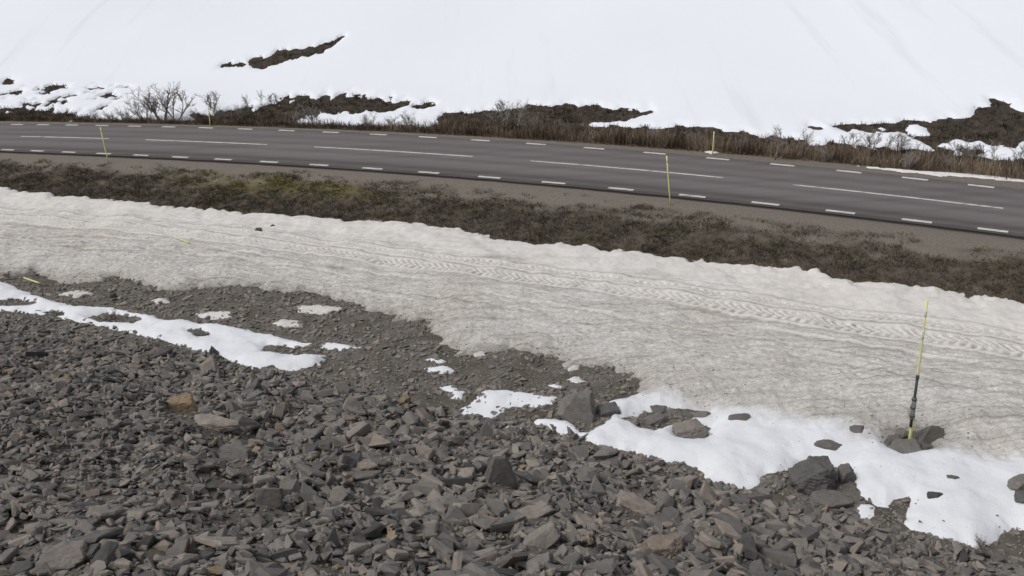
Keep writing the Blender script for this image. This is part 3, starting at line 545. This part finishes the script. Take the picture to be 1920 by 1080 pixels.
rock('rock', 1015, 1020, 84, 36, 'light tilted slab at the bottom centre of the scree', 'rock', 40, .6, .5, .35, tilt=(.1, -.4), extra=[((.1, -.7, .7), .45)], cuts=7)
rock('rock', 1195, 955, 100, 36, 'reddish long slab pointing down right in the scree', 'rock', 42, .84, .4, -.5, tilt=(.2, .3), cuts=7)
rock('rock', 486, 434, 14, 9, 'small dark stone on dirty snow, left of a pair', 'rock', 43, .1, .6, .1)
rock('rock', 513, 426, 10, 6, 'small dark stone on dirty snow, right of a pair', 'rock', 44, .1, .6, .1)
rock('rock', 213, 558, 16, 14, 'single dark stone on the rubble above the snow strip', 'rock', 45, .1, .7, .1)

# ------------------------------------------------------------------ heath on the embankment and scrub beyond the road (uncountable)
def blades(name, P, hgt, wid, spread, nb, tone, M, r, lean=.5, **kw):
    n = len(P); a = r.uniform(0, 2*math.pi, (n, nb)); rad = spread[:, None]*np.sqrt(r.random((n, nb))); bx = P[:, 0, None]+rad*np.cos(a); by = P[:, 1, None]+rad*np.sin(a); bz = np.broadcast_to(P[:, 2, None], (n, nb))
    h = hgt[:, None]*r.uniform(.5, 1.1, (n, nb)); la = a+r.normal(0, .7, (n, nb)); l = h*np.abs(r.normal(0, lean, (n, nb))); tx = bx+l*np.cos(la); ty = by+l*np.sin(la); tz = bz+h
    p = r.uniform(0, math.pi, (n, nb)); w_ = wid[:, None]*r.uniform(.6, 1.3, (n, nb)); dx = np.cos(p)*w_; dy = np.sin(p)*w_
    V = np.stack([np.stack([bx-dx, by-dy, bz-.03], -1), np.stack([bx+dx, by+dy, bz-.03], -1), np.stack([tx+dx*.25, ty+dy*.25, tz], -1), np.stack([tx-dx*.25, ty-dy*.25, tz], -1)], 2)
    Fq = np.arange(n*nb*4).reshape(-1, 4); t = np.clip(np.repeat(tone, nb*4)+np.repeat(r.normal(0, .035, n*nb), 4), 0, 1)
    return link(name, mesh_np(name, V.reshape(-1, 3), Fq, M, False, dict(tone=t)), kind='stuff', **kw)
rh = np.random.default_rng(51)
n = 46000; x = rh.uniform(-46, 27, n); o = rh.uniform(-8.6, -4.2, n); y = yo(x, o); dens = fbm(x/1.6, y/.8, 4, 171)
thick = thick_fn(x, y, o); ok = (rh.random(n) < np.clip(thick*(.75+.9*dens), .0, 1)*sstep(.02, .12, thick)) & (lane_d(x, y, o) < .05); x, y, o, dens = x[ok], y[ok], o[ok], dens[ok]; n = len(x)
z = terrain(x, y); g = olive_fn(x, y)
gp2 = np.maximum(g, .75*sstep(.28, .6, fbm(x/2.5, y/1.4, 3, 177)))
tone = np.where(rh.random(n) < gp2*.85, np.where(rh.random(n) < g*.9, rh.uniform(.86, 1, n), rh.uniform(.74, .86, n)), np.clip(.55+.12*sstep(-6.4, -5.2, o)+.5*fbm(x/.55, y/.4, 3, 181)+rh.normal(0, .09, n), 0, .73))
blades('embankment_heath', np.stack([x, y, z], -1), .03+.05*rh.random(n)+.03*np.clip(dens, 0, 1), np.full(n, .015), np.full(n, .14), 10, tone, MHE, rh, .9, label='low dark brown heath and moss covering the road embankment', cat='heath')
# scrub on the bare ground beyond the road
n = 60000; x = rh.uniform(-50, 34, n); o = 4.9+33*rh.random(n)**1.6; y = yo(x, o); hd = hill_d(x, y, o); z = terrain(x, y)
band = sstep(11, 6, o); ok = ((hd < -.05) | ((o < 6.4+.7*fbm(x/2.5, x*0, 3, 185)) & (o > 5.2))) & (rh.random(n) < .55+.4*band); x, y, z, o, band = x[ok], y[ok], z[ok], o[ok], band[ok]; n = len(x)
right = sstep(-12, 4, x)
hgt = (.10+.12*rh.random(n))+sstep(9.0, 6.2, o)*(.28+.42*right)*rh.random(n)*(.6+.7*np.clip(.5+fbm(x/1.5, y/1.5, 2, 189), 0, 1))
tone = np.clip(.34+.28*band+.40*fbm(x/1.3, y/1.0, 3, 193)+.22*band*right*fbm(x/3, y/3, 2, 195)+rh.normal(0, .12, n)+.12*band*right+.22*band*sstep(2, 10, x)*sstep(-.3, .3, fbm(x/2.5, y*0, 2, 203)), 0, 1)
blades('dwarf_scrub', np.stack([x, y, z], -1), hgt, np.full(n, .022), .10+.10*rh.random(n), 5, tone, MSC, rh, .45, label='brown leafless dwarf scrub and heath on bare ground beyond the road', cat='scrub')
# dead yellow grass fringe on the far shoulder
n = 5000; x = rh.uniform(-46, 27, n); o = rh.uniform(4.5, 5.5, n); y = yo(x, o); z = terrain(x, y)
MGR = m_tuft('dead_grass', [(0, (.10, .08, .055)), (.5, (.17, .14, .10)), (1, (.25, .21, .15))])
blades('verge_grass', np.stack([x, y, z], -1), .05+.12*rh.random(n), np.full(n, .018), np.full(n, .09), 5, np.clip(.5+.5*fbm(x/1.5, y/1.5, 2, 197), 0, 1), MGR, rh, .7, label='pale dead grass fringe along the far road shoulder', cat='grass')

# ------------------------------------------------------------------ bare shrubs and saplings beyond the road
def tube_path(pts, r0, r1, sides, Vs, Fs):
    base = sum(len(v) for v in Vs); pts = np.asarray(pts); n = len(pts); rr_ = np.linspace(r0, r1, n); a = np.arange(sides)*2*math.pi/sides
    d = np.gradient(pts, axis=0); d /= np.linalg.norm(d, axis=1)[:, None]+1e-9; ref = np.array([1.0, .2, 0]); u = np.cross(d, ref); u /= np.linalg.norm(u, axis=1)[:, None]+1e-9; v = np.cross(d, u)
    ring = pts[:, None]+rr_[:, None, None]*(np.cos(a)[None, :, None]*u[:, None]+np.sin(a)[None, :, None]*v[:, None]); Vs.append(ring.reshape(-1, 3))
    i, j = np.meshgrid(np.arange(n-1), np.arange(sides), indexing='ij'); j2 = (j+1) % sides
    Fs.append(base+np.stack([i*sides+j, i*sides+j2, (i+1)*sides+j2, (i+1)*sides+j], -1).reshape(-1, 4))
def shrub_meshes(seed, stems, spread, thick=1.0, tw=1.0):
    r = np.random.default_rng(seed); SV, SF, TV, TF = [], [], [], []
    def grow(p, d, L, rad, lev):
        n = 6; pts = [p]; dd = d.copy()
        for _ in range(n-1):
            dd = dd+r.normal(0, .16 if lev else .11, 3)+np.array([0, 0, .05]); dd /= np.linalg.norm(dd); pts.append(pts[-1]+dd*L/(n-1))
        tube_path(pts, rad, rad*.45, 5 if lev == 0 else 3, SV if lev == 0 else TV, SF if lev == 0 else TF)
        if lev < 3:
            for _ in range([6, 5, 3][lev]):
                k_ = r.integers(1 if lev else 2, n); q = np.asarray(pts[k_]); a = r.uniform(0, 2*math.pi); sp = r.uniform(.45, .95); nd = dd*(1-.3*sp)+sp*np.array([math.cos(a), math.sin(a), .25]); nd /= np.linalg.norm(nd)
                grow(q, nd, L*r.uniform(.35, .62), max(rad*.52, .0052*tw), lev+1)
    for _ in range(stems):
        a = r.uniform(0, 2*math.pi); s_ = r.uniform(.1, spread); d = np.array([math.cos(a)*s_, math.sin(a)*s_, 1.0]); d /= np.linalg.norm(d); grow(np.array([math.cos(a)*.06, math.sin(a)*.06, -.02]), d, r.uniform(.55, .8), .022*thick, 0)
    sv, tv = np.concatenate(SV), np.concatenate(TV); top = max(sv[:, 2].max(), tv[:, 2].max()); sv /= top; tv /= top
    return mesh_np('stem', sv, np.concatenate(SF), MBK, True), mesh_np('twigs', tv, np.concatenate(TF), MB, True)
SH = [shrub_meshes(100+i, st, sp, th) for i, (st, sp, th) in enumerate([(5, .75, 1.1), (3, .5, .9), (6, .9, .9), (2, .3, .8), (4, .6, 1.0), (1, .2, 1.0), (7, 1.1, .8)])]
shrubs = [
    (306, 228, 70, 0, 1.15, 'tallest bare birch shrub on the left, wide crown against snow'), (272, 229, 50, 2, 1.1, 'bare shrub directly left of the tallest birch shrub'), (332, 228, 58, 4, 1, 'bare shrub directly right of the tallest birch shrub'),
    (240, 230, 30, 6, 1.3, 'low spreading shrub two places left of the tallest birch shrub'), (212, 230, 24, 6, 1.3, 'low twiggy shrub left of centre among the left roadside thicket'), (178, 230, 22, 2, 1.3, 'leftmost low shrub of the thicket near the leaning left pole'),
    (372, 230, 30, 1, 1.1, 'small bare shrub just left of the far left pole'), (398, 212, 40, 4, 1, 'slender bare shrub behind the far left pole'), (420, 226, 26, 6, 1.2, 'low shrub just right of the far left pole'), (452, 222, 28, 2, 1.1, 'low shrub between the far pole and the hillside saplings'),
    (468, 205, 30, 1, .9, 'left of three small saplings on the snowy hillside'), (487, 199, 30, 3, .9, 'middle thin sapling of three on the snowy hillside'), (511, 199, 24, 4, 1, 'right of three small saplings on the snowy hillside'),
    (588, 234, 42, 6, 1.1, 'bushy shrub in front of the left dark bare patch'), (560, 236, 30, 2, 1.1, 'small shrub left of the bushy one by the dark patch'), (690, 240, 28, 6, 1.4, 'low wide shrub on snow above the middle roadside'), (735, 240, 24, 2, 1.2, 'small shrub between two low wide roadside shrubs'), (768, 238, 30, 6, 1.2, 'fan shaped shrub on white snow left of the central bare patch'),
    (942, 240, 52, 4, 1, 'tall thin shrub at the left of the central bare patch'), (966, 248, 58, 1, 1, 'tall pale sapling in front of the central bare patch'), (1000, 250, 40, 2, 1, 'bushy shrub right of the pale sapling, central bare patch'), (1062, 254, 32, 6, 1.1, 'low brown shrub at the roadside below the central bare patch'),
    (1452, 298, 64, 3, 1.3, 'tall forked sapling right of the far right pole'), (1496, 298, 56, 1, 1, 'second sapling right of the far right pole'),
    (1592, 277, 28, 4, 1.1, 'small shrub on white snow below the tip of the right bare patch'), (1634, 282, 40, 0, 1, 'darkest bushy shrub on white snow under the right bare patch'), (1660, 283, 34, 1, 1.1, 'thin shrub right of the darkest one on white snow'), (1688, 285, 34, 4, 1.2, 'shrub on snow two places right of the darkest one'), (1724, 290, 24, 3, 1.1, 'tiny twig on snow below the right bare patch'),
    (1800, 300, 40, 2, 1.2, 'bushy shrub under the broad end of the right bare patch'), (1825, 305, 36, 4, 1, 'shrub just right of the bushy one under the broad bare end'), (1868, 308, 44, 3, 1, 'thin tall twig near the right edge above the road'), (1908, 312, 52, 1, 1, 'rightmost bare sapling at the picture edge'),
    (1545, 304, 34, 6, 1.1, 'rusty low shrub in the scrub band right of the two saplings'), (1700, 318, 38, 6, 1.1, 'shrub in the brown scrub band above the snow strip'), (1775, 322, 34, 2, 1.1, 'shrub at the front of the scrub band near the right end'),
    (1220, 268, 30, 6, 1.2, 'dark low shrub in the scrub left of the far right pole'), (1300, 278, 36, 2, 1.1, 'dark shrub directly left of the far right pole'), (1385, 288, 34, 6, 1.1, 'dark shrub directly right of the far right pole')]
rs = np.random.default_rng(77)
for u, v, hpx, k_, wd, lab in shrubs:
    P = at([(u, v)])[0]; h = hpx/px_per_m(P)*1.08; e = link('bare_shrub', None, label=lab, cat='shrub', group='leafless shrubs beyond the road', loc=P); e.empty_display_size = .2
    e.rotation_euler = (0, 0, rs.uniform(0, 6.28)); e.scale = (h*wd, h*wd, h)
    link('stem', SH[k_][0], parent=e); link('twigs', SH[k_][1], parent=e)
def dry_twigs(u, v, hpx, seed, lab, wd=1.2):
    P = at([(u, v)])[0]; h = hpx/px_per_m(P)*1.1; e = link('dry_plant', None, label=lab, cat='plant', loc=P); e.empty_display_size = .2; e.scale = (h*wd, h*wd, h); e.rotation_euler = (0, 0, seed)
    for nm, me in zip(('stem', 'twigs'), SH[6] if seed % 2 else SH[2]):
        me = me.copy(); me.materials[0] = MDW; link(nm, me, parent=e)
dry_twigs(1842, 1026, 20, 1, 'reddish dry twigs at the lower tip of the clean snow', 1.6)
dry_twigs(212, 600, 20, 2, 'dry grass stems poking through the snow strip', 1.3); dry_twigs(14, 522, 16, 3, 'dark little heather bush at the left edge beside the snow', 2.0); dry_twigs(545, 532, 10, 4, 'small dark sprig at the edge of the dirty snow', 2.4)

# ------------------------------------------------------------------ yellow snow poles
def segment(name, p0, p1, rad, M, parent, sides=12):
    Vs, Fs = [], []; p0, p1 = np.asarray(p0, float), np.asarray(p1, float); tube_path([p0, p0*.67+p1*.33, p0*.33+p1*.67, p1], rad, rad*.96, sides, Vs, Fs); V = np.concatenate(Vs); Fq = np.concatenate(Fs)
    me = bpy.data.meshes.new(name); me.from_pydata(V.tolist(), [], [tuple(f) for f in Fq.tolist()]+[tuple(range(sides))[::-1], tuple(range(3*sides, 4*sides))]); me.materials.append(M)
    for p in me.polygons: p.use_smooth = len(p.vertices) == 4
    return link(name, me, parent=parent)
def top_point(P, u, v):
    """tip of a pole standing at P whose top shows at pixel (u, v): it leans only sideways"""
    d = (u-960)/F_PX*RT-(v-540)/F_PX*UP+FW; t = P[1]/d[1]; return np.array([0, 0, CAM_H])+d*t
def pole(base, top, lab, rad=.03, bands=((.86, .93),)):
    P = at([base])[0]; e = link('snow_pole', None, label=lab, cat='snow pole', group='yellow snow poles', loc=P); e.empty_display_size = .2; T = top_point(P, *top)-P
    segment('shaft', T*-.06, T, rad, MY, e)
    for a, b in bands: segment('reflective_band', T*a, T*b, rad*1.12, MW, e)
    segment('cap', T*1.0, T*1.008, rad*1.1, MD, e); return T
pole((203, 305), (188, 238), 'yellow pole leaning left on the near verge at the left')
pole((1257, 385), (1250, 291), 'yellow pole on the near verge, right of centre')
pole((1336, 291), (1339, 246), 'yellow pole on the far verge against dark scrub')
pole((394, 236), (391, 200), 'yellow pole on the far verge at the left, before shrubs')
# the tall mended pole in the near snow
P = at([(1705, 832)])[0]; e = link('mended_snow_pole', None, label='tall thin yellow pole with dark sleeve and clamp, wedged in rocks on the near snow', cat='snow pole', group='yellow snow poles', loc=P); e.empty_display_size = .2
T = top_point(P, 1739, 562)-P
segment('lower_shaft', T*-.04, T*.20, .042, MY, e); segment('upper_shaft', T*.30, T*1.0, .024, MY, e)
s_ = segment('sleeve', T*.13+np.array([-.035, -.03, 0]), T*.485+np.array([-.02, -.03, 0]), .034, MD, e); segment('sleeve_end', T*.475+np.array([-.02, -.03, 0]), T*.495+np.array([-.02, -.03, 0]), .044, MD, s_)
c_ = segment('clamp', T*.19+np.array([-.03, -.02, 0]), T*.335+np.array([-.02, -.02, 0]), .055, MM, e)
for q in (.2, .26, .32): segment('clamp_ring', T*q+np.array([-.025, -.02, 0]), T*(q+.012)+np.array([-.025, -.02, 0]), .064, MD, c_)
Vs, Fs = [], []; tube_path([T*.19+np.array([-.06, -.05, 0]), T*.23+np.array([-.14, -.06, 0]), T*.27+np.array([-.13, -.06, 0]), T*.32+np.array([-.05, -.05, 0])], .008, .008, 5, Vs, Fs); link('wire_loop', mesh_np('wire_loop', Vs[0], Fs[0], MM, True), parent=c_)
for a, b in ((.74, .80), (.89, .93)): segment('reflective_band', T*a, T*b, .027, MW, e)
# poles lying on the snow
def lying(a, b, lab, lift=.26):
    k_ = lift*.86*px_per_m(at([a])[0]); A = at([(a[0], a[1]-3+k_)])[0]; B = at([(b[0], b[1]-3+k_)])[0]; zA = A[2]+lift; e = link('fallen_snow_pole', None, label=lab, cat='snow pole', group='yellow snow poles', loc=(A[0], A[1], zA)); e.empty_display_size = .2
    T = B-A; T[2] = B[2]-A[2]+.06; segment('shaft', T*0, T*1.0, .03, MY, e); segment('reflective_band', T*.3, T*.4, .034, MW, e)
lying((328, 448), (358, 462), 'yellow pole lying flat on the dirty snow beside the tracks')
lying((46, 524), (76, 537), 'yellow pole lying at the left edge between snow and rubble', .08)
